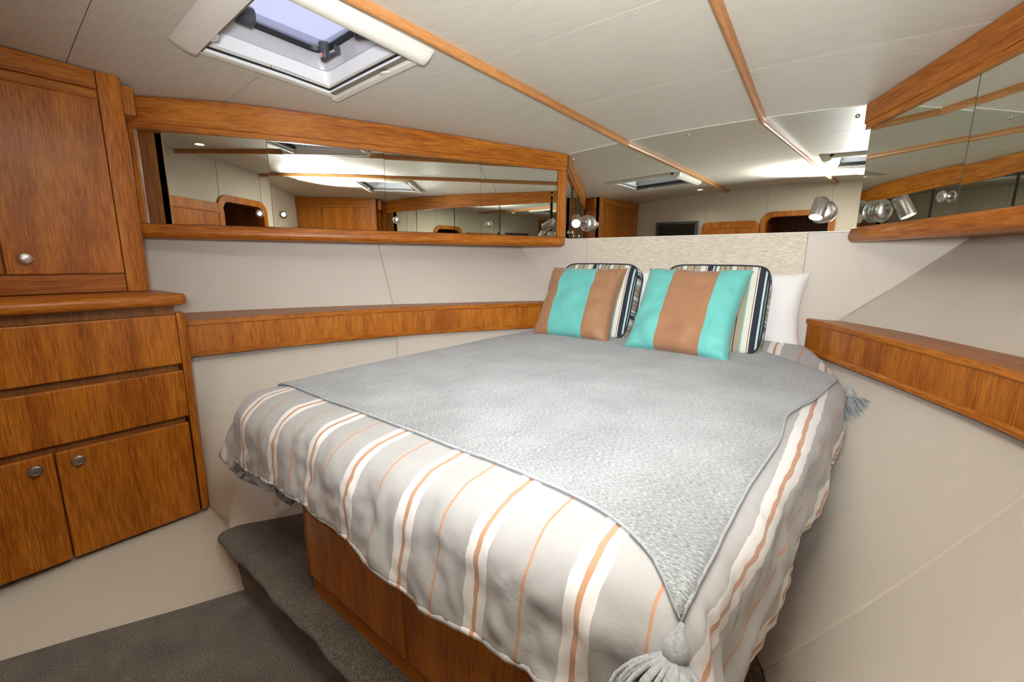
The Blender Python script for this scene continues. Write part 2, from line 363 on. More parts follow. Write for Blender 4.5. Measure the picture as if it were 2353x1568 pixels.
for sg, nm in ((-1, 'wall_left'), (1, 'wall_right')):
    m = MB(sg)
    up_t = lambda q: (hull_t(q)+.012, -q, .09); up_b = lambda q: (hull_m(q)+.012, -q, -.25)
    P = []
    for q in frange(-.04, WD, 30):
        P.append([(hull_t(q)+.03, -q, .85), (hull_t(q)+.012, -q, .09), (hull_m(q)+.012, -q, -.25), (hull_u(q)+.012, -q, -.40)])
    m.grid(P)
    P = []
    for q in frange(-.04, 1.515, 24):
        s = fan(q); P.append([(hull_u(q)+.012, -q, -.40), (hull_b(s)+.012, -s, -.97), (hull_b(s)-.07, -s, -1.15)])
    m.grid(P)
    wl = tag(m.build(nm, 'liner'), 'cream vinyl hull lining %s the berth' % ('to port of' if sg < 0 else 'to starboard of'), kind='structure')
    ut = lambda q: (hull_t(q), -q, .10); ub = lambda q: (hull_m(q), -q, -.262)
    slab('liner_panel', sg, ut, ub, -.02, .858, 14, 8, 'liner', wl)
    slab('liner_panel', sg, ut, ub, .861, 1.93, 14, 8, 'liner', wl)
    slab('liner_panel', sg, ut, ub, 1.933, WD, 10, 8, 'liner', wl)
    lt = lambda q: (hull_u(q), -q, -.385); lb = lambda q: (hull_b(fan(q)), -fan(q), -.972)
    slab('liner_panel', sg, lt, lb, -.02, .928, 16, 10, 'liner', wl, .012)
    m = MB(sg); rowsF = []
    a, b = Vector(lt(1.515)), Vector((hull_u(1.9), -1.9, -.385))
    c, d = Vector(lb(1.515)), Vector((1.24, -1.853, -1.012))
    for q in frange(.932, 1.515, 12): rowsF.append((Vector(lt(q)), Vector(lb(q)), 1.0))
    for i in range(1, 11): rowsF.append((a*(1-i/10)+b*i/10, c*(1-i/10)+d*i/10, 1-i/10))
    Q = [[[p*(1-k/9)+e*k/9+Vector((off+.012*kb*math.sin(math.pi*k/9), 0, 0)) for k in range(10)] for p, e, kb in rowsF] for off in (0, .008)]
    m.loops([F_+B_[::-1] for F_, B_ in zip(*Q)])
    m.build('liner_panel', 'liner', wl, smooth=True, auto=60)
    # hull panel below the hanging cabinet
    m = MB(sg)
    top_ = [(.942, -1.872, -.972), (1.06, -1.864, -.99), (1.24, -1.853, -1.012), (1.29, -2.3, -1.0), (1.42, -2.89, -1.0)]
    bot_ = [(.805, -1.872, -1.15), (.83, -1.93, -1.15), (.88, -2.05, -1.15), (.997, -2.3, -1.15), (1.244, -2.89, -1.15)]
    m.loops([[p, q, (q[0]+.008, q[1], q[2]), (p[0]+.008, p[1], p[2])] for p, q in zip(top_, bot_)])
    m.build('liner_panel', 'liner', wl, smooth=True, auto=35)
    # ledge lip where carpet step meets the liner
# aft bulkhead with door opening (recessed dark passage behind)
DX0, DX1, DZ = -.085, .455, .455
m = MB()
m.box(-2.0, DX0, -WD-.04, -WD-.006, -1.15, .9); m.box(DX1, 2.0, -WD-.04, -WD-.006, -1.15, .9); m.box(DX0, DX1, -WD-.04, -WD-.006, DZ, .9)
wb = tag(m.build('wall_back', 'liner'), 'aft bulkhead lined in cream vinyl panels', kind='structure')
edges = [-1.75, -1.199, -.678, DX0-.002]
for a, b in zip(edges[:-1], edges[1:]):
    m = MB(); m.box(a+.0015, b-.0015, -WD-.006, -WD, -1.15, .86); m.build('liner_panel', 'liner', wb, bevel=.002)
for a, b, z0 in ((DX0, DX1, DZ), (DX1+.002, .95, -1.15), (.953, 1.75, -1.15)):
    m = MB(); m.box(a+.0015, b-.0015, -WD-.006, -WD, z0, .86); m.build('liner_panel', 'liner', wb, bevel=.002)
m = MB()
for x0, x1, y0, y1, z0, z1 in ((DX0-.05, DX0, -3.9, -WD-.04, -1.15, .6), (DX1, DX1+.05, -3.9, -WD-.04, -1.15, .6), (DX0-.05, DX1+.05, -3.95, -3.9, -1.15, .6), (DX0-.05, DX1+.05, -3.9, -WD-.04, .55, .6), (DX0-.05, DX1+.05, -3.9, -WD-.04, -1.2, -1.15)):
    m.box(x0, x1, y0, y1, z0, z1)
tag(m.build('wall_passage', 'wood_shaded'), 'oak lined passage beyond the doorway, shade put into its colour', kind='structure')

# added unseen box round the cabin: keeps daylight out except through the hatches
m = MB()
m.box(-2.5, 2.5, .2, .25, -1.4, .9); m.box(-2.5, 2.5, -4.15, -4.1, -1.4, .9); m.box(-2.5, -2.45, -4.1, .2, -1.4, .9); m.box(2.45, 2.5, -4.1, .2, -1.4, .9); m.box(-2.5, 2.5, -4.1, .2, -1.45, -1.4)
m.box(-2.5, 2.5, -1.36, .2, .805, .83); m.box(-2.5, 2.5, -4.1, -1.745, .805, .83); m.box(-2.5, -.98, -1.745, -1.36, .805, .83); m.box(.98, 2.5, -1.745, -1.36, .805, .83); m.box(-.56, .56, -1.745, -1.36, .805, .83)
tag(m.build('wall_daylight_block', 'void'), 'added unseen box behind the linings that blocks stray daylight', kind='structure')
# ------------------------------------------------------------------ ceiling
HX0, HX1, HS0, HS1 = .535, 1.005, 1.335, 1.775         # hatch opening (|x|, s)
xs_side = [HX0, .77, HX1, 1.2, 1.45, 1.7, 2.0]
def sgrid(cuts): return cuts
def ceil_rows(bounds, extra):
    out = []
    for a, b in zip(bounds[:-1], bounds[1:]):
        r = sorted(set([a+.0013, b-.0013]+[e for e in extra if a+.01 < e < b-.01]+frange(a+.0013, b-.0013, 4))); out.append(r)
    return out
m = MB()
SR = [0.0, .4, .8, 1.1, HS0, HS1, 2.1, 2.5, WD+.04]
for sg in (-1, 1):
    X = [0, .2, .4]+xs_side
    for i in range(len(SR)-1):
        for j in range(len(X)-1):
            if SR[i] >= HS0-1e-6 and SR[i+1] <= HS1+1e-6 and X[j] >= HX0-1e-6 and X[j+1] <= HX1+1e-6: continue
            q = [(X[j], SR[i]), (X[j+1], SR[i]), (X[j+1], SR[i+1]), (X[j], SR[i+1])]
            m.add([(sg*x, -s, zc(x, s)+.008) for x, s in q], [(0, 1, 2, 3)])
ce = tag(m.build('ceiling', 'head'), 'cream vinyl deckhead in panels between oak battens', kind='structure')
def ceiling_panel(xfun, rows, hatch):
    """xfun(s) -> list of x; rows list of s"""
    m = MB(); P = [[(x, -s, zc(x, s)) for x in xfun(s)] for s in rows]
    n, k = len(P), len(P[0]); ids = {}
    vs = []; fs = []
    def vid(i, j):
        if (i, j) not in ids: ids[(i, j)] = len(vs); vs.append(P[i][j])
        return ids[(i, j)]
    for i in range(n-1):
        for j in range(k-1):
            xa, xc = sorted((abs(P[i][j][0]), abs(P[i][j+1][0])))
            if hatch and rows[i] >= HS0-1e-6 and rows[i+1] <= HS1+1e-6 and xa >= HX0-1e-6 and xc <= HX1+1e-6: continue
            fs.append((vid(i, j), vid(i, j+1), vid(i+1, j+1), vid(i+1, j)))
    # skirt
    from collections import Counter
    ec = Counter()
    for f in fs:
        for a, b in zip(f, f[1:]+f[:1]): ec[frozenset((a, b))] += 1
    nb = len(vs); vs += [(p[0], p[1], p[2]+.008) for p in vs]
    for f in list(fs):
        for a, b in zip(f, f[1:]+f[:1]):
            if ec[frozenset((a, b))] == 1: fs.append((b, a, a+nb, b+nb))
    m.add(vs, fs); return m.build('ceiling_panel', 'head', ce, smooth=True, auto=30)
for rows in ceil_rows([0, .578, 1.10, 1.585, 2.05, 2.5, WD], []):
    ceiling_panel(lambda s: frange(-xb(s), xb(s), 6), rows, False)
for sg in (-1, 1):
    for rows in ceil_rows([0, .532, 1.06, 1.555, 2.035, 2.5, WD], [HS0, HS1]):
        ceiling_panel(lambda s: [sg*x for x in [xb(s)]+xs_side], rows, True)
# battens
for k, sg in enumerate((-1, 1)):
    m = MB(); L = []
    for s in frange(.004, WD-.006, 26):
        c = sg*xb(s); z = zc(xb(s), s); hw, d = .0125, .027
        pr = [(-hw, .006), (-hw, -d*.45), (-hw*.8, -d*.8), (-hw*.45, -d*.96), (0, -d), (hw*.45, -d*.96), (hw*.8, -d*.8), (hw, -d*.45), (hw, .006)]
        L.append([(c+a, -s, z+b) for a, b in pr])
    m.loops(L)
    tag(m.build('trim_%d' % (k+1), 'wood_batten', smooth=True, auto=50), 'varnished oak deckhead batten on the %s' % ('hatch side' if sg < 0 else 'camera side'), kind='structure')

# ------------------------------------------------------------------ forward mirror
fm = thing('wall_mirror', (0, -.003, .129), 'wide frameless wall mirror above the headboard', 'mirror')
m = MB(); n = 20; X = frange(-.80, .80, 33)
m.loops([[(x, -.004, .129), (x, -.0005, .129), (x, -.0005, zc(x, 0)), (x, -.004, zc(x, 0))] for x in X])
m.build('mirror_glass', 'mirror', fm)
for x, z in ((-.66, .59), (.001, .618), (.669, .584)):
    m = MB(); m.lathe((x, -.004, z), (0, -1, 0), [(.0085, 0), (.0085, .003), (.006, .0065), (.002, .008), (0, .008)], 16); m.build('screw_cap', 'chrome', fm, smooth=True, auto=40)
m = MB(); m.box(-.80, .80, -.006, -.0045, .1275, .131); m.build('edge_strip', 'cream', fm)
m = MB(); m.loops([[(x, -.0065, zc(x, 0)-.002), (x, -.0045, zc(x, 0)-.002), (x, -.0045, zc(x, 0)+.001), (x, -.0065, zc(x, 0)+.001)] for x in X]); m.build('edge_strip', 'cream', fm)

# ------------------------------------------------------------------ lockers
NL = Vector((-1, -.482, 0)).normalized()       # inboard normal on the starboard side
def LK(s, off, z, lean=True):
    p = Vector((LKX(s), -s, z))+NL*off
    return p
def locker(sg):
    port = sg < 0
    root = thing('wall_locker', (sg*LKX(.95), -.95, .08), 'long oak wall locker with four mirrored doors %s' % ('beside the tall cabinet, below the open hatch' if port else 'at the right edge, above the starboard shelf'), 'locker', 'mirrored lockers along the hull')
    wd = 'wood_l' if port else 'wood_r'
    dn = [.052 if port else .012, .497, .965, 1.425, 1.838]
    yaws = ((26.6, 26.6), (26.2, 26.6), (26.5, 27.6), (29.8, 31.5)) if port else ((26.4, 26.4), (25.2, 25.2), (26.6, 26.6), (27, 27))
    for i in range(4):
        a, b = dn[i]+.0038, dn[i+1]-.0038
        m = MB(sg); z0, z1 = .1435, .530; nseg = 10
        pts = [Vector((0, 0, 0))]
        for k in range(nseg):
            an = math.radians(yaws[i][0]+(yaws[i][1]-yaws[i][0])*(k+.5)/nseg); ds = (b-a)/nseg
            pts.append(pts[-1]+Vector((math.tan(an)*ds, -ds, 0)))
        mid = LK((a+b)/2, 0, 0); cen = (pts[nseg//2]); pts = [p-cen+mid for p in pts]
        F = [[p+Vector((0, 0, z0)), p+Vector((0, 0, z1)), p-NL*.014+Vector((0, 0, z1)), p-NL*.014+Vector((0, 0, z0))] for p in pts]
        m.loops(F)
        d = m.build('door', 'mirror', root, smooth=True, auto=30); d['label'] = 'mirror faced locker door'
        d.data.materials.append(M['glass_edge'])
        for pg in d.data.polygons:
            if pg.normal.dot(Vector((sg*NL.x, NL.y, 0))) < .8: pg.material_index = 1
        ks = [b-.045, a+.03, b-.045, a+.03]; ks = [.451, .92, 1.385, 1.471]
        m = MB(sg); m.lathe(LK(ks[i], 0, .2), NL, [(.008, 0), (.008, .008), (.0165, .010), (.0175, .014), (.015, .018), (.011, .0195), (.010, .0185), (.004, .0195), (0, .0195)], 24)
        m.build('knob', 'nickel', d, smooth=True, auto=40)
    m = MB(sg); m.hexa([LK(.004, -.03, .09), LK(1.87, -.03, .09), LK(1.87, -.024, .09), LK(.004, -.024, .09), LK(.004, -.03, .62), LK(1.87, -.03, .62), LK(1.87, -.024, .62), LK(.004, -.024, .62)])
    m.build('carcass', 'wood_shaded', root)
    # fascia under the deckhead
    m = MB(sg); L = []
    for s in frange(.006, 1.862, 14):
        t = lambda off: LK(s, off, zc(LKX(s), s)-.001, False)
        zb_ = .550-.011*(s/1.85)**2
        L.append([LK(s, .002, zb_, False), LK(s, .020, zb_, False), t(.020), t(.002)])
    m.loops(L); m.build('fascia', wd, root, bevel=.003)
    m = MB(sg); L = []
    for s in frange(.006, 1.862, 14):
        zb_ = .551-.011*(s/1.85)**2
        L.append([LK(s, -.012, zb_-.024), LK(s, .013, zb_-.024), LK(s, .013, zb_), LK(s, -.012, zb_)])
    m.loops(L); m.build('door_head_rail', wd, root, bevel=.002)
    # bullnose rail
    m = MB(sg); L = []
    def rail_prof(k):
        pr = [(-.02, .142), (.006, .142), (.012, .138), (.022, .136)]
        for j in range(7):
            a = math.pi/2*j/6; pr.append((.006+.026*math.cos(a), .108-.027*math.sin(a)))
        pr += [(-.02, .081)]; return pr
    for s, kk in [(.005, .0)]+[(q, 1) for q in frange(.03, 1.872, 14)]:
        pr = rail_prof(1)
        L.append([LK(s, (o if kk else min(o, .012)), (z if kk else max(z, .093)), False) for o, z in pr])
    m.loops(L); m.build('bullnose_rail', wd, root, smooth=True, auto=35)
    for a, b, nme in ((.005, .050, 'end_stile'), (1.84, 1.892, 'end_stile'))[0 if port else 1:]:
        m = MB(sg); z0, z1 = .14, .545
        m.hexa([LK(a, -.015, z0), LK(b, -.015, z0), LK(b, .004, z0), LK(a, .004, z0), LK(a, -.015, z1), LK(b, -.015, z1), LK(b, .004, z1), LK(a, .004, z1)])
        m.build(nme, 'wood_v', root, bevel=.003)
    m = MB(sg); L = []
    for s in frange(.005, 1.87, 14):
        a = LK(s, 0, .094, False); o = hull_t(s)+.008
        L.append([a, (max(o, a.x+.02), -s, .094), (max(o, a.x+.02), -s, .104), (a.x, a.y, .104)])
    m.loops(L); m.build('bottom_panel', wd, root)
    return root
lockL = locker(-1); lockR = locker(1)

# ------------------------------------------------------------------ shelves
def sweep(m, s0, s1, n, f, prof):
    L = []
    for s in frange(s0, s1, n):
        h = .01; t = Vector((f(s+h)-f(s-h), -2*h, 0)).normalized(); nn = Vector((t.y, -t.x, 0))
        if nn.x > 0: nn = -nn
        p = Vector((f(s), -s, 0))
        L.append([(p+nn*o)+Vector((0, 0, z)) for o, z in prof])
    m.loops(L)
def shelf(sg):
    port = sg < 0
    s1 = 1.849
    root = thing('side_shelf', (sg*shelf_x(.9), -.9, -.4), 'curved oak side shelf %s' % ('running from the chest of drawers to the berth head' if port else 'on the right, rising past the tasselled throw'), 'shelf', 'oak side shelves')
    gr = 'wood_l' if port else 'wood_r'
    m = MB(sg); sweep(m, .012, s1, 30, shelf_x, [(-.014, -.392), (0, -.392), (0, -.262), (-.014, -.262)]); m.build('front_panel', 'wood_v', root, smooth=True, auto=35)
    m = MB(sg); sweep(m, .012, s1, 30, shelf_x, [(-.02, -.272), (.004, -.272), (.007, -.268), (.007, -.254), (.003, -.2495), (-.02, -.2495)]); m.build('top_edge', gr, root, smooth=True, auto=35)
    m = MB(sg); sweep(m, .012, s1, 30, shelf_x, [(-.02, -.400), (.006, -.400), (.011, -.396), (.011, -.386), (.004, -.378), (-.02, -.378)]); m.build('bottom_edge', gr, root, smooth=True, auto=35)
    m = MB(sg); L = []
    for s in frange(.012, s1, 30):
        a = shelf_x(s)+.008; b = max(hull_m(s)+.004, a+.03)
        L.append([(a, -s, -.262), (b, -s, -.262), (b, -s, -.2505), (a, -s, -.2505)])
    m.loops(L); m.build('shelf_board', gr, root, smooth=True, auto=35)
    m = MB(sg); L = []
    for s in frange(.012, s1, 30):
        a = shelf_x(s)+.012; b = max(hull_u(s)+.004, a+.03)
        L.append([(a, -s, -.396), (b, -s, -.396), (b, -s, -.388), (a, -s, -.388)])
    m.loops(L); m.build('underside', 'wood_shaded', root, smooth=True, auto=35)
shelf(-1); shelf(1)

# ------------------------------------------------------------------ tall cabinets
KNOB = [(.009, 0), (.009, .008), (.017, .0095), (.0182, .014), (.016, .0185), (.012, .0198), (.011, .0185), (.0045, .0195), (0, .0195)]
def tall_cabinet(sg):
    port = sg < 0; X = 1.47
    root = thing('tall_cabinet', (sg*X, -2.4, -.13), 'tall oak cupboard standing %s' % ('on the countertop at the left edge' if port else 'behind the camera, seen only in the port mirrors'), 'cupboard', 'tall oak cupboards')
    def bx(name, x0, x1, s0, s1, z0, z1, mat, bev=.002, par=root):
        m = MB(sg); m.box(x0, x1, -s1, -s0, z0, z1); return m.build(name, mat, par, bevel=bev)
    zt = lambda s: zc(X, s)-.002
    m = MB(sg); m.hexa([(X, -WD+.002, -.128), (X+.30, -WD+.002, -.128), (X+.30, -1.895, -.128), (X, -1.895, -.128), (X, -WD+.002, zc(X, WD)-.004), (X+.30, -WD+.002, zc(X+.3, WD)-.004), (X+.30, -1.895, zc(X+.3, 1.9)-.004), (X, -1.895, zc(X, 1.9)-.004)])
    m.build('carcass', 'wood_v', root)
    # corner stile with rounded outer edge
    m = MB(sg); L = []
    for z, zz in ((-.128, 0), (1, 1)):
        pr = [(X, -1.965), (X-.018, -1.965)]
        for k in range(7):
            a = math.pi/2*k/6; pr.append((X-.018+.018-.018*math.cos(a)+0.0, -1.917+.022*math.sin(a)+0.0))
        pr += [(X+.03, -1.895), (X+.03, -1.93)]
        L.append([(x, y, (zc(x, -y)-.002) if zz else z) for x, y in pr])
    m.loops(L); m.build('corner_stile', 'wood_v', root, smooth=True, auto=40)
    # top rail, recessed strip, bottom rail
    m = MB(sg); m.hexa([(X-.016, -WD+.003, .590), (X, -WD+.003, .590), (X, -1.9665, .590), (X-.016, -1.9665, .590), (X-.016, -WD+.003, zt(WD)), (X, -WD+.003, zt(WD)), (X, -1.9665, zt(1.966)), (X-.016, -1.9665, zt(1.966))])
    m.build('top_rail', 'wood_y', root, bevel=.002)
    bx('recess_strip', X-.006, X, 1.967, WD-.003, .558, .588, 'wood_y')
    bx('bottom_rail', X-.014, X, 1.967, WD-.003, -.128, -.063, 'wood_y')
    for a, b, ks in ((1.968, 2.2665, 2.218), (2.2705, 2.569, 2.32), (2.573, 2.86, 2.81)):
        d = bx('door', X-.018, X-.001, a, b, -.059, .555, 'wood_v', .003)
        m = MB(sg); m.lathe((X-.018, -ks, -.006), (-1, 0, 0), KNOB); m.build('knob', 'nickel', d, smooth=True, auto=40)
    return root
tall_cabinet(-1); tall_cabinet(1)
# small end block joining locker fascia and cupboard
for sg in (-1, 1):
    m = MB(sg); a = LK(1.86, .0, .5, False)
    m.box(1.50, 1.62, -1.893, -1.853, .535, zc(1.56, 1.87)-.003)
    tag(m.build('fascia_end_block', 'wood_v', bevel=.003), 'small oak end block between locker fascia and %s cupboard' % ('countertop' if sg < 0 else 'starboard'), 'trim block')

# ------------------------------------------------------------------ chest of drawers under the countertop
def chest(sg):
    port = sg < 0; X = 1.21
    root = thing('drawer_chest', (sg*X, -2.3, -1.0), 'oak chest hung on the hull, two long drawers over two doors' if port else 'oak chest on the starboard side aft of the camera', 'cabinet')
    m = MB(sg); m.hexa([(X+.02, -2.885, -.985), (X+.28, -2.885, -.60), (X+.16, -1.895, -.60), (X+.02, -1.895, -.985), (X+.02, -2.885, -.174), (X+.45, -2.885, -.174), (X+.45, -1.895, -.174), (X+.02, -1.895, -.174)])
    m.build('carcass', 'wood_shaded', root)
    def front(name, s0, s1, z0, z1, par=root):
        m = MB(sg); m.box(X, X+.019, -s1, -s0, z0, z1); return m.build(name, 'wood_v', par, bevel=.005, seg=3)
    front('drawer', 1.885, 2.632, -.393, -.206); front('drawer', 1.885, 2.632, -.600, -.419)
    for s0, s1, ks in ((1.890, 2.2525, 2.203), (2.2565, 2.632, 2.301)):
        d = front('door', s0, s1, -1.002, -.624)
        m = MB(sg); m.lathe((X, -ks, -.661), (-1, 0, 0), KNOB); m.build('knob', 'nickel', d, smooth=True, auto=40)
    front('end_panel', 2.636, 2.885, -1.002, -.206)
    m = MB(sg); m.box(X+.012, X+.02, -2.885, -1.885, -.205, -.174); m.build('finger_rail', 'wood_shaded', root)
    # rounded corner post
    m = MB(sg); L = []
    for z, sc_ in ((-.9985, .55), (-.992, .85), (-.98, 1), (-.215, 1), (-.205, .9), (-.2015, .6)):
        pr = [(X+.02, -1.884), (X+.001, -1.884)]
        for k in range(8):
            a = math.pi/2*k/7; pr.append((X+.036-.036*math.cos(a)*sc_-(1-sc_)*.036*.97, -1.884+.002+(.034*math.sin(a))*(.4+.6*sc_)))
        pr += [(X+.08, -1.85), (X+.08, -1.884)]
        L.append([(x, y, z) for x, y in pr])
    m.loops(L); m.build('corner_post', 'wood_v', root, smooth=True, auto=40)
chest(-1)
def countertop(sg):
    m = MB(sg); L = []
    def outline(ins):
        pts = [(1.69, -WD+.003), (1.178+ins, -WD+.003)]
        for k in range(9):
            a = math.pi/2*k/8; r = .05; pts.append((1.178+r-(r-ins)*math.cos(a), -1.843-r+(r-ins)*math.sin(a)))
        pts += [(1.47, -1.843-ins-.012), (1.69, -1.843-ins-.06)]
        return pts
    for ins, z in ((.016, -.172), (.006, -.169), (.001, -.160), (0, -.150), (.001, -.142), (.006, -.133), (.016, -.1300)):
        L.append([(x, y, z) for x, y in outline(ins)])
    m.loops(L)
    return m.build('countertop', 'wood_y', smooth=True, auto=50)
tag(countertop(-1), 'oak countertop with thick rounded nosing over the drawer chest', 'countertop')

# ------------------------------------------------------------------ roof hatches
def hatch(sg):
    port = sg < 0
    root = thing('roof_hatch', (sg*.77, -1.56, zc(.77, 1.56)), 'open blind deck hatch with cream surround overhead' if port else 'starboard deck hatch overhead, seen only in the mirrors', 'hatch', 'deck hatches')
    Z = lambda x, s, d: zc(x, s)-d
    def loft(name, mat, sects, smooth=True):
        m = MB(sg); m.loops(sects); return m.build(name, mat, root, smooth=smooth, auto=40)
    # blind cassette aft, rounded cover
    def arcs(n=8): return [math.pi*k/n for k in range(n+1)]
    sects = []
    for x, k in [(1.048, .25), (1.042, .7), (1.028, 1)]+[(q, 1) for q in frange(1.0, .46, 6)]:
        r = []
        for i in range(9):
            t = i/8; s = 1.785+.066*t; d = .034*k*(math.sin(math.pi*(t*.5+.5))**.6 if t > 0 else 1) if t < 1 else 0
            r.append((x, -s, Z(x, s, d)))
        r += [(x, -1.851, Z(x, 1.851, -.004)), (x, -1.785, Z(x, 1.785, -.004))]
        sects.append(r)
    loft('blind_cassette', 'cream', sects)
    # roller tube inboard
    sects = []
    for s, k in [(1.272, .35), (1.277, .8), (1.285, 1)]+[(q, 1) for q in frange(1.31, 1.865, 8)]:
        r = []
        for a in arcs():
            x = .4875-.0375*math.cos(a); r.append((x, -s, Z(x, s, .036*k*math.sin(a)+.004)))
        r += [(.525, -s, Z(.525, s, -.004)), (.45, -s, Z(.45, s, -.004))]
        sects.append(r)
    loft('blind_roller', 'cream', sects)
    def bar(name, mat, x0, x1, s0, s1, d0, d1, bev=.002, n=6):
        m = MB(sg); L = []
        if abs(x1-x0) > abs(s1-s0):
            for x in frange(x0, x1, n): L.append([(x, -s0, Z(x, s0, d0)), (x, -s1, Z(x, s1, d0)), (x, -s1, Z(x, s1, d1)), (x, -s0, Z(x, s0, d1))])
        else:
            for s in frange(s0, s1, n): L.append([(x0, -s, Z(x0, s, d0)), (x1, -s, Z(x1, s, d0)), (x1, -s, Z(x1, s, d1)), (x0, -s, Z(x0, s, d1))])
        m.loops(L); return m.build(name, mat, root, bevel=bev)
    bar('frame_rail', 'cream', 1.020, 1.048, 1.275, 1.79, -.004, .014)
    bar('frame_rail', 'cream', .50, 1.048, 1.272, 1.300, -.004, .022, .004)
    bar('blind_track', 'track', .52, 1.020, 1.300, 1.322, -.004, .012)
    bar('blind_track', 'track', .52, 1.020, 1.768, 1.785, -.004, .020)
    bar('gasket', 'black', .52, 1.020, 1.322, 1.334, -.01, .006); bar('gasket', 'black', 1.006, 1.020, 1.322, 1.77, -.01, .006); bar('gasket', 'black', .52, 1.006, 1.758, 1.768, -.01, .008)
    # pull tabs
    m = MB(sg); L = []
    for t in frange(0, 1, 9):
        x = .66+.05*t; b = .012*math.sin(math.pi*t)**.7; L.append([(x, -1.298, Z(x, 1.3, .022)), (x, -1.298-b-.004, Z(x, 1.3, .024)), (x, -1.298-b-.004, Z(x, 1.3, .018)), (x, -1.298, Z(x, 1.3, .012))])
    m.loops(L); m.build('pull_tab', 'cream', root, smooth=True, auto=40)
    m = MB(sg); L = []
    for t in frange(0, 1, 9):
        x = .86+.05*t; b = .010*math.sin(math.pi*t)**.7; L.append([(x, -1.780, Z(x, 1.78, .026)), (x, -1.774+b, Z(x, 1.78, .026)), (x, -1.774+b, Z(x, 1.78, .020)), (x, -1.780, Z(x, 1.78, .014))])
    m.loops(L); m.build('pull_tab', 'cream', root, smooth=True, auto=40)
    # rings lining the well
    def ring(x0, x1, s0, s1, r, h, n=7):
        pts = []
        for cx, cs, a0 in ((x1-r, s1-r, 0), (x0+r, s1-r, 90), (x0+r, s0+r, 180), (x1-r, s0+r, 270)):
            for k in range(n):
                a = math.radians(a0+90*k/(n-1)); x = cx+r*math.cos(a); s = cs+r*math.sin(a); pts.append((x, -s, Z(x, s, 0)+h))
        return pts
    def band(name, mat, rings):
        m = MB(sg); m.loops(rings, True, False); return m.build(name, mat, root, smooth=True, auto=40)
    R0 = lambda h, i, r: ring(.53+i, 1.01-i, 1.33+i, 1.775-i, r, h)
    band('well_lining', 'white', [R0(-.012, -.004, .006), R0(.0, .0, .012), R0(.045, .012, .030), R0(.052, .014, .032)])
    band('alloy_frame', 'alloy', [R0(.052, .015, .035), R0(.0522, .019, .035), R0(.075, .024, .045), R0(.090, .036, .05), R0(.094, .044, .05)])
    band('pane_seal', 'black', [R0(.094, .044, .05), R0(.088, .050, .05), R0(.090, .060, .05), R0(.105, .064, .05)])
    m = MB(sg); rr = R0(.102, .060, .05); m.add(rr+[(p[0], p[1], p[2]+.01) for p in rr], [tuple(range(len(rr))), tuple(range(len(rr), 2*len(rr)))[::-1]]); m.build('pane', 'pane', root)
    # dark handles
    z0 = zc(.77, 1.56)
    def handle(x, s, ang):
        m = MB(sg); h = m; ca, sa = math.cos(ang), math.sin(ang)
        def P(a, b, c): return (x+a*ca-b*sa, -(s+a*sa+b*ca), z0+.085+c)
        m.lathe(P(0, 0, .012), (0, 0, -1), [(.019, 0), (.019, .012), (.016, .03), (.0165, .052), (.012, .058), (0, .058)], 18)
        hd = m.build('latch_handle', 'grey_plastic', root, smooth=True, auto=40)
        m = MB(sg); m.hexa([P(-.012, -.01, -.052), P(.07, -.006, -.040), P(.07, .006, -.040), P(-.012, .01, -.052), P(-.012, -.01, -.034), P(.07, -.006, -.030), P(.07, .006, -.030), P(-.012, .01, -.034)])
        m.hexa([P(.062, -.012, -.040), P(.070, -.012, -.040), P(.070, .012, -.040), P(.062, .012, -.040), P(.062, -.012, -.012), P(.070, -.012, -.012), P(.070, .012, -.012), P(.062, .012, -.012)])
        m.build('lever', 'grey_plastic', hd, bevel=.003)
        m = MB(sg); m.hexa([P(-.006, -.018, -.044), P(.006, -.018, -.044), P(.006, -.0155, -.044), P(-.006, -.0155, -.044), P(-.006, -.0185, -.030), P(.006, -.0185, -.030), P(.006, -.016, -.030), P(-.006, -.016, -.030)])
        m.build('insert', 'coral', hd)
    handle(.90, 1.405, 3.35); handle(.62, 1.385, .4)
    # friction hinge stay
    m = MB(sg); m.lathe((.90, -1.70, z0+.082), (0, 1, 0), [(.0, -.005), (.028, -.005), (.031, 0), (.031, .045), (.026, .05), (.013, .05), (0, .05)], 22)
    st = m.build('hinge_stay', 'grey_plastic', root, smooth=True, auto=40)
    m = MB(sg); m.lathe((.90, -1.652, z0+.082), (0, 1, 0), [(.014, 0), (.014, .004), (.010, .005), (.006, .003), (0, .003)], 18); m.build('hub_cap', 'silver', st, smooth=True, auto=40)
    m = MB(sg); m.hexa([(.885, -1.76, z0+.05), (.915, -1.76, z0+.05), (.915, -1.69, z0+.055), (.885, -1.69, z0+.055), (.885, -1.76, z0+.08), (.915, -1.76, z0+.08), (.915, -1.69, z0+.11), (.885, -1.69, z0+.11)]); m.build('stay_arm', 'grey_plastic', st, bevel=.004)
hatch(-1); hatch(1)

# ------------------------------------------------------------------ downlights
def downlight(x, s, label):
    z = zc(x, s); root = thing('downlight', (x, -s, z), label, 'ceiling light', 'recessed downlights')
    m = MB(); m.lathe((x, -s, z+.004), (0, 0, -1), [(.028, 0), (.040, 0), (.041, .004), (.038, .010), (.030, .011), (.027, .006), (.027, 0)], 28); m.build('trim_ring', 'cream', root, smooth=True, auto=40)
    m = MB(); m.lathe((x, -s, z+.003), (0, 0, -1), [(.027, 0), (.027, .004), (0, .005)], 28); m.build('lens', 'down', root, smooth=True)
    lp = spot('downlight_glow', (x, -s, z-.012), (x, -s, -1), 9, 150, 1.0, .03, (1.0, .92, .80)); lp.name = 'downlight_beam'
downlight(-.645, 2.49, 'small lit downlight near the aft end of the port deckhead')
downlight(.672, 2.38, 'small lit downlight near the aft end of the starboard deckhead')

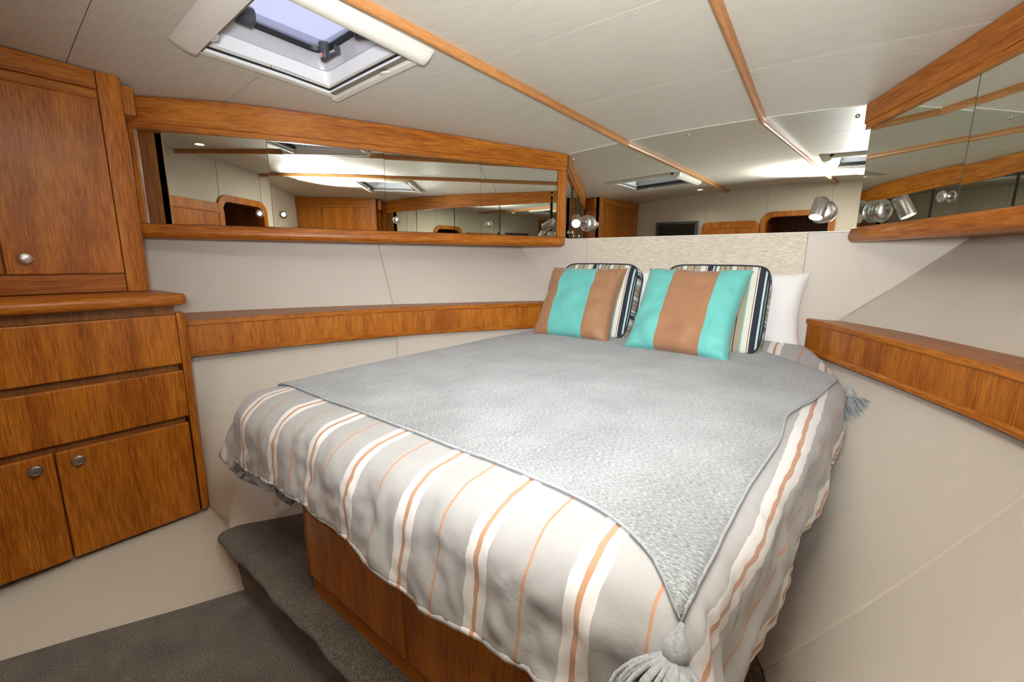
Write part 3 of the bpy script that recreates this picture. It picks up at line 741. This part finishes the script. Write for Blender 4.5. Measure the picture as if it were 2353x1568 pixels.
# ------------------------------------------------------------------ reading lamps on the mirror
def reading_lamp(x, z, head, axis, label):
    root = thing('reading_lamp', (x, -.004, z), label, 'reading lamp', 'reading lamps on the mirror')
    m = MB(); m.lathe((x, -.004, z), (0, -1, 0), [(.046, 0), (.0465, .006), (.044, .010), (.047, .012), (.0465, .022), (.040, .032), (.024, .038), (.010, .040), (0, .040)], 32)
    bp_ = m.build('backplate', 'nickel', root, smooth=True, auto=40)
    m = MB(); m.lathe((x, -.038, z-.018), (0, -1, 0), [(.005, 0), (.005, .006), (.003, .008), (0, .008)], 12); m.build('switch', 'chrome', bp_, smooth=True, auto=40)
    h = Vector(head); ax = Vector(axis).normalized()
    m = MB(); m.tube([(x, -.036, z+.008), (x, -.055, z+.010), tuple(h*.5+Vector((x, -.055, z+.010))*.5), tuple(h-ax*.012)], [.014, .007, .0055, .0055], 12); m.build('arm', 'nickel', root, smooth=True)
    m = MB(); m.lathe(h-ax*.045, ax, [(.0, 0), (.024, 0), (.0265, .003), (.0275, .02), (.0275, .082), (.0265, .085), (.0235, .085), (.0225, .079)], 32)
    hd = m.build('lamp_head', 'nickel', root, smooth=True, auto=40)
    m = MB(); m.lathe(h-ax*.045, ax, [(.0225, .0785), (.02, .081), (0, .0815)], 24); m.build('lens', 'lens', hd, smooth=True)
    side = ax.cross(Vector((0, 0, 1))).normalized(); upv = side.cross(ax)
    for k in range(4):
        m = MB(); c = h-ax*(.033-.009*k)-upv*.0268; q = [c+side*a*.012+ax*b*.0018+upv*d*.0012 for d in (-1, 1) for a, b in ((-1, -1), (1, -1), (1, 1), (-1, 1))]
        m.hexa(q); m.build('vent_slot', 'black', hd)
reading_lamp(-.548, .216, (-.575, -.092, .224), (.40, -.72, -.38), 'brushed nickel reading lamp on the mirror above the brown edged cushion')
reading_lamp(.600, .213, (.585, -.095, .218), (-.12, -.42, -.85), 'brushed nickel reading lamp aimed downward beside the starboard locker')

# ------------------------------------------------------------------ aft bulkhead fittings
tv = thing('television', (-.97, -WD, .12), 'flat dark television on the aft bulkhead, seen in the mirrors', 'television')
m = MB(); m.box(-1.205, -.735, -WD+.03, -WD+.062, .11, .442); bz = m.build('bezel', 'grey_plastic', tv, bevel=.008, seg=3)
m = MB(); m.box(-1.175, -.765, -WD+.060, -WD+.0635, .155, .415); m.build('screen', 'screen', tv)
m = MB(); m.box(-1.208, -.732, -WD+.022, -WD+.031, .107, .445); m.build('back_shell', 'silver', tv, bevel=.004)
m = MB(); m.box(-1.05, -.89, -WD, -WD+.024, .18, .34); m.build('wall_bracket', 'black', tv)
def rounded_top(x0, x1, z0, z1, r, n=8):
    pts = [(x0, z0), (x1, z0)]
    for k in range(n+1):
        a = math.pi/2*k/n; pts.append((x1-r+r*math.cos(a), z1-r+r*math.sin(a)))
    for k in range(n+1):
        a = math.pi/2+math.pi/2*k/n; pts.append((x0+r+r*math.cos(a), z1-r+r*math.sin(a)))
    return pts
dl = thing('cabin_door', (-.41, -WD+.04, -1.12), 'oak panelled cabin door with rounded top, open against the aft bulkhead', 'door')
def ring_plate(m, outer, inner, y0, y1):
    n = len(outer)
    A = [(x, y0, z) for x, z in outer]; B = [(x, y0, z) for x, z in inner]; C = [(x, y1, z) for x, z in outer]; D = [(x, y1, z) for x, z in inner]
    vs = A+B+C+D; fs = []
    for i in range(n):
        j = (i+1) % n
        fs += [(i, j, n+j, n+i), (2*n+i, 3*n+i, 3*n+j, 2*n+j), (i, 2*n+i, 2*n+j, j), (n+i, n+j, 3*n+j, 3*n+i)]
    m.add(vs, fs)
yd = -WD+.045
m = MB(); ring_plate(m, rounded_top(-.692, -.128, -1.12, .418, .07), rounded_top(-.635, -.185, -1.02, .345, .012), yd, yd+.032); m.build('door_frame', 'wood_v', dl, bevel=.003)
m = MB(); m.box(-.637, -.183, yd+.006, yd+.026, -1.022, .347); m.build('door_panel', 'wood_v', dl)
m = MB(); ring_plate(m, rounded_top(DX0-.045, DX1+.045, -1.15, DZ+.045, .11), rounded_top(DX0+.008, DX1-.008, -1.145, DZ-.008, .075), -WD-.05, -WD+.022)
dfr = m.build('door_1', 'wood_v', bevel=.004); tag(dfr, 'oak doorway surround with rounded corners in the aft bulkhead', kind='structure')

TOP = interp([(0, -.355), (.12, -.36), (.28, -.405), (.45, -.415), (1.0, -.415), (1.7, -.42), (2.2, -.42)])
HWL = interp([(0, .50), (.1, .575), (.25, .665), (.45, .715), (.8, .72), (2.2, .72)])
HWR = interp([(0, .50), (.1, .575), (.25, .66), (.45, .70), (.8, .69), (1.3, .65), (1.8, .605), (2.2, .59)])
# ------------------------------------------------------------------ berth
bb = thing('bed_base', (.04, -1.845, -.97), 'dark oak berth base with two drawer fronts below the duvet', 'bed base')
m = MB(); m.box(-.425, .51, -1.825, -.98, -.97, -.66); m.build('carcass', 'wood_shaded', bb)
m = MB(); m.box(-.40, .50, -1.838, -1.82, -.97, -.912); m.build('plinth', 'wood_x', bb)
for a, b in ((-.399, .040), (.044, .49)):
    m = MB(); m.box(a, b, -1.848, -1.825, -.908, -.704); m.build('drawer_front', 'wood_v', bb, bevel=.003)
m = MB(); m.box(-.40, .50, -1.849, -1.825, -.700, -.655); m.build('top_rail', 'wood_x', bb, bevel=.003)
m = MB(); L = []
for z, k in ((-.924, .5), (-.915, .85), (-.903, 1), (-.655, 1)):
    pr = [(-.403, -1.80)]
    for i in range(8):
        a = math.pi/2*i/7; pr.append((-.403-.034*math.sin(math.pi/2-a)*k, -1.815-.032*math.sin(a)*k))
    pr.append((-.403, -1.80+.001)); L.append([(x, y, z) for x, y in pr[:-1]])
m.loops(L); m.build('corner_post', 'wood_v', bb, smooth=True, auto=40)
def berth_w(s, z, mx): return min(mx, max(.1, hull_low(s, z)-.03))
m = MB(); sl = frange(.03, 1.80, 26)
out = [(berth_w(s, -.655, .68), -s) for s in sl]; out = [(min(x, HWR(-y)-.03), y) for x, y in out]+[(-x, y) for x, y in out[::-1]]
m.loops([[(x, y, -.654) for x, y in out], [(x, y, -.636) for x, y in out]]); m.build('platform', 'wood_shaded', bb)
m = MB(); L = []
for z, i in ((-.634, .012), (-.625, 0), (-.46, 0), (-.448, .012)):
    o_ = [(berth_w(s, -.636, .70)-i, -min(max(s, .03+i), 1.80-i)) for s in frange(.03, 1.80, 26)]
    L.append([(x, y, z) for x, y in [(min(a, HWR(-b)-.02-i), b) for a, b in o_]+[(-a, b) for a, b in o_[::-1]]])
m.loops(L); tag(m.build('mattress', 'mattress', smooth=True, auto=40), 'tapered off white mattress hidden under the duvet', 'mattress')

def nz(x, y, z=0.0): return noise.noise(Vector((x, y, z)))
BF, RF, RS = 1.785, .105, .062
def drape(u, v, lift=0.0, wr=1.0):
    a = (HWR if u > 0 else HWL)(min(v, BF)); su = 1 if u >= 0 else -1; au = abs(u)
    ex = max(au-a, 0); ey = max(v-BF, 0); d = math.hypot(ex, ey)
    cx = min(au, a); cs = min(v, BF); z = TOP(cs); hx = hs = 0.0
    if d > 1e-6:
        fx, fs = ex/d, ey/d; r = RS*fx*fx+RF*fs*fs
        q = r*math.pi/2
        crn = (2*fx*fs)**1.5
        if d < q: h = r*math.sin(d/r); dr = r*(1-math.cos(d/r))
        else:
            e = d-q; sl_ = .10+.30*crn
            h = r+e*sl_-1.1*crn*max(0, e-.15); dr = r+e*math.sqrt(1-sl_*sl_)-.25*crn*max(0, e-.15)
        # hanging folds grow towards the hem
        g = min(1, d/.16)
        h += wr*g*(.014*nz(u*5.0, v*5.0, 3.1)+.011*nz(u*15, v*8, 9)+.010*abs(nz(u*24+nz(u*6, v*6)*2, v*17, 5.5))+.004*nz(u*46, v*33, 1.5)+.010*crn*math.sin(math.atan2(fs, fx)*9))
        dr += wr*g*.012*nz(u*4, v*4, 7.7)
        hx = fx*h; hs = fs*h; z -= dr
    flat = 1-min(1, d/.10)
    puff = wr*(.006*nz(u*3.2, v*3.2, 1.3)+.0035*nz(u*11, v*9, 4.4)*(1-.4*flat)+.0016*nz(u*34, v*26, 2.2))
    dist_edge = min(max(a-au, 0), max(BF-v, 0)); z += .012*(1-math.exp(-dist_edge/.10))*flat
    nx, ns, nzv = hx, hs, 0
    if d > 1e-6:
        k = min(1, d/(.5*math.pi*.09)); t = k*math.pi/2
        nvec = (ex/d*math.sin(t), ey/d*math.sin(t), math.cos(t))
    else: nvec = (0, 0, 1)
    o = lift+puff
    x = su*(cx+hx+nvec[0]*o); s = cs+hs+nvec[1]*o; z = z+nvec[2]*o
    lim = hull_low(max(min(s, 1.85), 0), z)-.016-lift*0
    if abs(x) > lim and z < -.405 and s < 1.7: x = su*lim
    if z > -.405 and s < 1.7: x = su*min(abs(x), max(shelf_x(s)-.02, .5))
    return (x, -s, z)
# duvet
du = thing('duvet', (0, -1.0, -.42), 'grey duvet with white and tan stripes spread over the berth', 'duvet')
NU, NV = 190, 190
us = frange(-1.0, .90, NU); vs_ = frange(.02, 2.052, NV); P = []; UV = []
for v in vs_:
    row = []; ur = []
    for u in us:
        vv = v
        uu = u
        exl, eyl = max(-u-.72, 0), max(v-BF, 0)
        if exl > 0 and eyl > 0:
            cq = (2*exl*eyl/(exl*exl+eyl*eyl))**2; gq = 1+.45*cq*min(1, math.hypot(exl, eyl)/.3)
            uu = -.72-exl*gq; vv = BF+eyl*gq
        elif v > 1.9: vv = v+(v-1.9)*(.10*nz(u*2.3, 5.0)+.03*math.sin(u*9))
        row.append(drape(uu, vv)); ur.append((u, v))
    P.append(row); UV.append(ur)
m = MB(); m.grid(P, UV); dv = m.build('cover', 'duvet', du, smooth=True, recalc=False)
if dv.data.polygons[len(dv.data.polygons)//2].normal.z < 0: dv.data.flip_normals()
dv.data.materials.append(M['lining'])
md = dv.modifiers.new('thickness', 'SOLIDIFY'); md.thickness = .022; md.offset = -1; md.material_offset = 1; md.material_offset_rim = 0
# hem edge: piped rim
hem = [P[-1][j] for j in range(0, NU, 2)]
m = MB(); m.tube([(p[0], p[1]+.006, p[2]+.002) for p in hem], .0075, 8); uvs = {}
m.uv = {i: (us[min(NU-1, (i//8)*2)], 2.0) for i in range(len(m.v))}
m.build('hem', 'duvet', du, smooth=True)
cp = Vector(P[-1][6])
m = MB(); m.hexa([cp+Vector(q) for q in ((-.012, -.002, -.05), (.022, -.002, -.055), (.022, .0, -.055), (-.012, .0, -.05), (-.010, -.002, .004), (.02, -.002, .0), (.02, .0, .0), (-.010, .0, .004))]); m.build('care_tag', 'sheet', du)
# throw
th = thing('throw_blanket', (0, -1.0, -.40), 'heather grey knitted throw with tassels laid across the duvet', 'throw')
NA, NB = 150, 130
head_edge = interp([(-.90, .27), (-.5, .24), (.1, .235), (.46, .25), (.62, .335), (.735, .44)])
foot_edge = interp([(-.86, 1.735), (-.6, 1.735), (.0, 1.73), (.30, 1.735), (.50, 1.765), (.575, 1.805), (.635, 1.865)])
def left_u(t): return -.90+.03*t
right_u = interp([(0, .735), (.25, .69), (.42, .648), (.55, .655), (.75, .640), (1, .635)])
P = []; UV = []
for i in range(NA):
    t = i/(NA-1); row = []; ur = []
    for j in range(NB):
        k = j/(NB-1)
        u = left_u(t)*(1-k)+right_u(t)*k
        uh = -.90*(1-k)+.735*k; uf = -.86*(1-k)+.635*k
        v = head_edge(uh)*(1-t)+foot_edge(uf)*t
        row.append(drape(u, v, .0075)); ur.append((u, v))
    P.append(row); UV.append(ur)
m = MB(); m.grid(P, UV); tb = m.build('blanket', 'throw', th, smooth=True, recalc=False)
if tb.data.polygons[len(tb.data.polygons)//2].normal.z < 0: tb.data.flip_normals()
md = tb.modifiers.new('thickness', 'SOLIDIFY'); md.thickness = .007; md.offset = -.3
edge = [P[i][0] for i in range(0, NA, 2)]+[P[-1][j] for j in range(0, NB, 2)]+[P[i][-1] for i in range(NA-1, -1, -2)]+[P[0][j] for j in range(NB-1, -1, -2)]
m = MB(); m.tube(edge, .0032, 6); m.build('rolled_edge', 'yarn', th, smooth=True)
def tassel(p, dirn, length, spread, nst, sr, parent):
    """p attach point, dirn hang direction"""
    p = Vector(p); d = Vector(dirn).normalized(); a = d.orthogonal().normalized(); b = d.cross(a)
    m = MB(); m.lathe(p-d*.004, d, [(.003, 0), (.005, .008), (.011, .016), (.0155, .026), (.0165, .034), (.014, .042), (.0105, .047), (0, .047)], 18)
    ts = m.build('tassel', 'yarn', parent, smooth=True)
    rnd = random.Random(int(length*1e4)+nst)
    m = MB()
    for k in range(nst):
        an = 2*math.pi*rnd.random(); rr = math.sqrt(rnd.random()); L_ = length*(.82+.25*rnd.random())
        e = (a*math.cos(an)+b*math.sin(an)); pts = []
        w1, w2 = rnd.uniform(-1, 1), rnd.uniform(-1, 1)
        for q in range(9):
            t = q/8
            out = .013+(spread*rr)*(1-(1-t)**2.2)+.012*math.sin(math.pi*min(1, t*1.6))
            pts.append(p+d*(.040+L_*t)+e*out*(.35+.65*rr)+(a*w1+b*w2)*.008*t*t)
        m.tube(pts, sr, 5)
    st = m.build('tassel_strands', 'yarn', ts, smooth=True); st['kind'] = 'stuff'
TF = Vector(drape(.636, 1.868, .022)); TD = Vector(drape(.645, 2.02, .030))-TF
tassel(TF, TD, .13, .056, 95, .0032, th)
TH = drape(.765, .455, .018)
tassel(TH, (.42, -.18, -.95), .085, .035, 90, .0022, th)
TL = drape(-.90, .29, .012)
tassel(TL, (-.4, .1, -.9), .06, .03, 50, .0022, th)

# ------------------------------------------------------------------ pillows and cushions
def pillow_mesh(w_, h_, t_, n=30, pinch=.05, pw=.42, wr=.006, seed=0):
    m = MB(); sides = []
    for side in (-1, 1):
        P = []; U = []
        for i in range(n+1):
            row = []; ur = []
            for j in range(n+1):
                s = -1+2*j/n; t = -1+2*i/n
                s = math.copysign(abs(s)**.85, s); t = math.copysign(abs(t)**.85, t)
                x = s*w_/2*(1-pinch*(1-t*t)*s*s); z = h_/2+t*h_/2*(1-pinch*(1-s*s)*t*t)
                b = max(0, (1-s**4)*(1-t**4))**pw
                cr = (abs(s)*abs(t))**3
                y = side*(t_/2*b+.004)+wr*b*nz(x*14+seed, z*14, side*3)+wr*1.1*(1-b)*nz(x*26+seed, z*26, 8)+wr*.5*b*abs(nz(x*20+seed+3*nz(x*5, z*5, seed), z*9, 2.5))*(.25+abs(t)**2+abs(s)**2)
                z += .35*wr*nz(x*9, z*9, seed)
                row.append((x, y, z)); ur.append((x, z))
            P.append(row); U.append(ur)
        m.grid(P, U)
    k = (n+1)**2
    ring = [j for j in range(n+1)]+[i*(n+1)+n for i in range(1, n+1)]+[n*(n+1)+j for j in range(n-1, -1, -1)]+[i*(n+1) for i in range(n-1, 0, -1)]
    for a, b in zip(ring, ring[1:]+ring[:1]): m.f.append((a, b, b+k, a+k))
    return m
def place(m, name, mat, loc, lean, yawz, rollz, label, cat, group):
    o = m.build(name, mat, None, smooth=True)
    for v in o.data.vertices: v.co.z -= E
    o.location = (loc[0], loc[1], loc[2]+E); o.rotation_mode = 'XYZ'
    o.matrix_world = Matrix.Translation((loc[0], loc[1], loc[2]+E)) @ Matrix.Rotation(yawz, 4, 'Z') @ Matrix.Rotation(-lean, 4, 'X') @ Matrix.Rotation(rollz, 4, 'Y')
    return tag(o, label, cat, group)
R = math.radians
place(pillow_mesh(.62, .35, .105, seed=3, pw=.5, wr=.014, pinch=.08), 'pillow', 'sheet', (.275, -.082, -.395), R(4), R(-2), 0, 'white pillow showing past the teal edged cushion', 'pillow', 'white bed pillows')
place(pillow_mesh(.60, .35, .105, seed=5, pw=.5, wr=.014, pinch=.08), 'pillow', 'sheet', (-.345, -.082, -.395), R(4), R(2), 0, 'white pillow showing between the two striped cushions', 'pillow', 'white bed pillows')
def box_cushion(w_, h_, t_, n=26, wr=.004, seed=0):
    """knife-free boxed cushion: faces bulge slightly, gusset keeps its own stripe direction"""
    m = MB()
    def prof(s): return 1-abs(s)**7
    for side in (-1, 1):
        P = []; U = []
        for i in range(n+1):
            row = []; ur = []
            for j in range(n+1):
                s = -1+2*j/n; t = -1+2*i/n
                s = math.copysign(1-(1-abs(s))**1.5, s); t = math.copysign(1-(1-abs(t))**1.5, t)
                q = (abs(s)**8+abs(t)**8)**(1/8); sc_ = 1 if q < 1e-6 else max(abs(s), abs(t))/q
                x = s*w_/2*sc_; z = h_/2+t*h_/2*sc_
                b = max(0, prof(s)*prof(t))**.5
                y = side*(t_/2*.72+t_/2*.34*b)+wr*nz(x*12+seed, z*12, side)
                row.append((x, y, z)); ur.append((x+.0, z))
            P.append(row); U.append(ur)
        m.grid(P, U)
    k = (n+1)**2
    ring = [j for j in range(n+1)]+[i*(n+1)+n for i in range(1, n+1)]+[n*(n+1)+j for j in range(n-1, -1, -1)]+[i*(n+1) for i in range(n-1, 0, -1)]
    rings = []
    per = 0; c0 = (0, 0, h_/2)
    for q in range(7):
        t = q/6; bul = .010*math.sin(math.pi*t); L = []
        for r_ in ring:
            A = Vector(m.v[r_]); B = Vector(m.v[r_+k]); p = A*(1-t)+B*t; d = Vector((p.x, 0, p.z-h_/2)).normalized(); p += d*bul; L.append(p)
        rings.append(L)
    b0 = len(m.v); nr = len(ring)
    for q, L in enumerate(rings):
        for j, p in enumerate(L):
            m.uv[len(m.v)] = (p.x if abs(p.z-h_/2)/h_ > abs(p.x)/w_ else p.z+.07, p.y); m.v.append(tuple(p))
    for q in range(6):
        for j in range(nr):
            j2 = (j+1) % nr; m.f.append((b0+q*nr+j, b0+q*nr+j2, b0+(q+1)*nr+j2, b0+(q+1)*nr+j))
    return m, [m.v[r_] for r_ in ring], [m.v[r_+k] for r_ in ring]
for loc, yw, lb, sd in (((.235, -.275, -.405), R(2), 'multicoloured striped box cushion behind the teal edged cushion', 2), ((-.365, -.27, -.405), R(0), 'multicoloured striped box cushion behind the brown edged cushion', 9)):
    m, fr, bk = box_cushion(.435, .395, .11, seed=sd)
    o = place(m, 'striped_cushion', 'multi', loc, R(20), yw, 0, lb, 'cushion', 'striped box cushions')
    for rg in (fr, bk):
        t = MB(); t.tube([Vector(p)*1.0+Vector((p[0]*.012, 0, (p[2]-.2)*.012)) for p in rg]+[rg[0]], .0042, 6)
        t.uv = {i: (-.025, 0) for i in range(len(t.v))}
        pp = t.build('piping', 'multi', None, smooth=True)
        for v in pp.data.vertices: v.co.z -= E
        pp.parent = o
place(pillow_mesh(.462, .432, .13, seed=1, n=44, pinch=.08, wr=.012), 'square_cushion', 'tbt', (.148, -.47, -.408), R(31), R(-5), 0, 'square satin cushion, brown centre band between teal sides', 'cushion', 'banded satin cushions')
place(pillow_mesh(.435, .425, .13, seed=7, n=44, pinch=.08, wr=.012), 'square_cushion', 'btb', (-.40, -.43, -.408), R(30), R(3), 0, 'square satin cushion, teal centre band between brown sides', 'cushion', 'banded satin cushions')
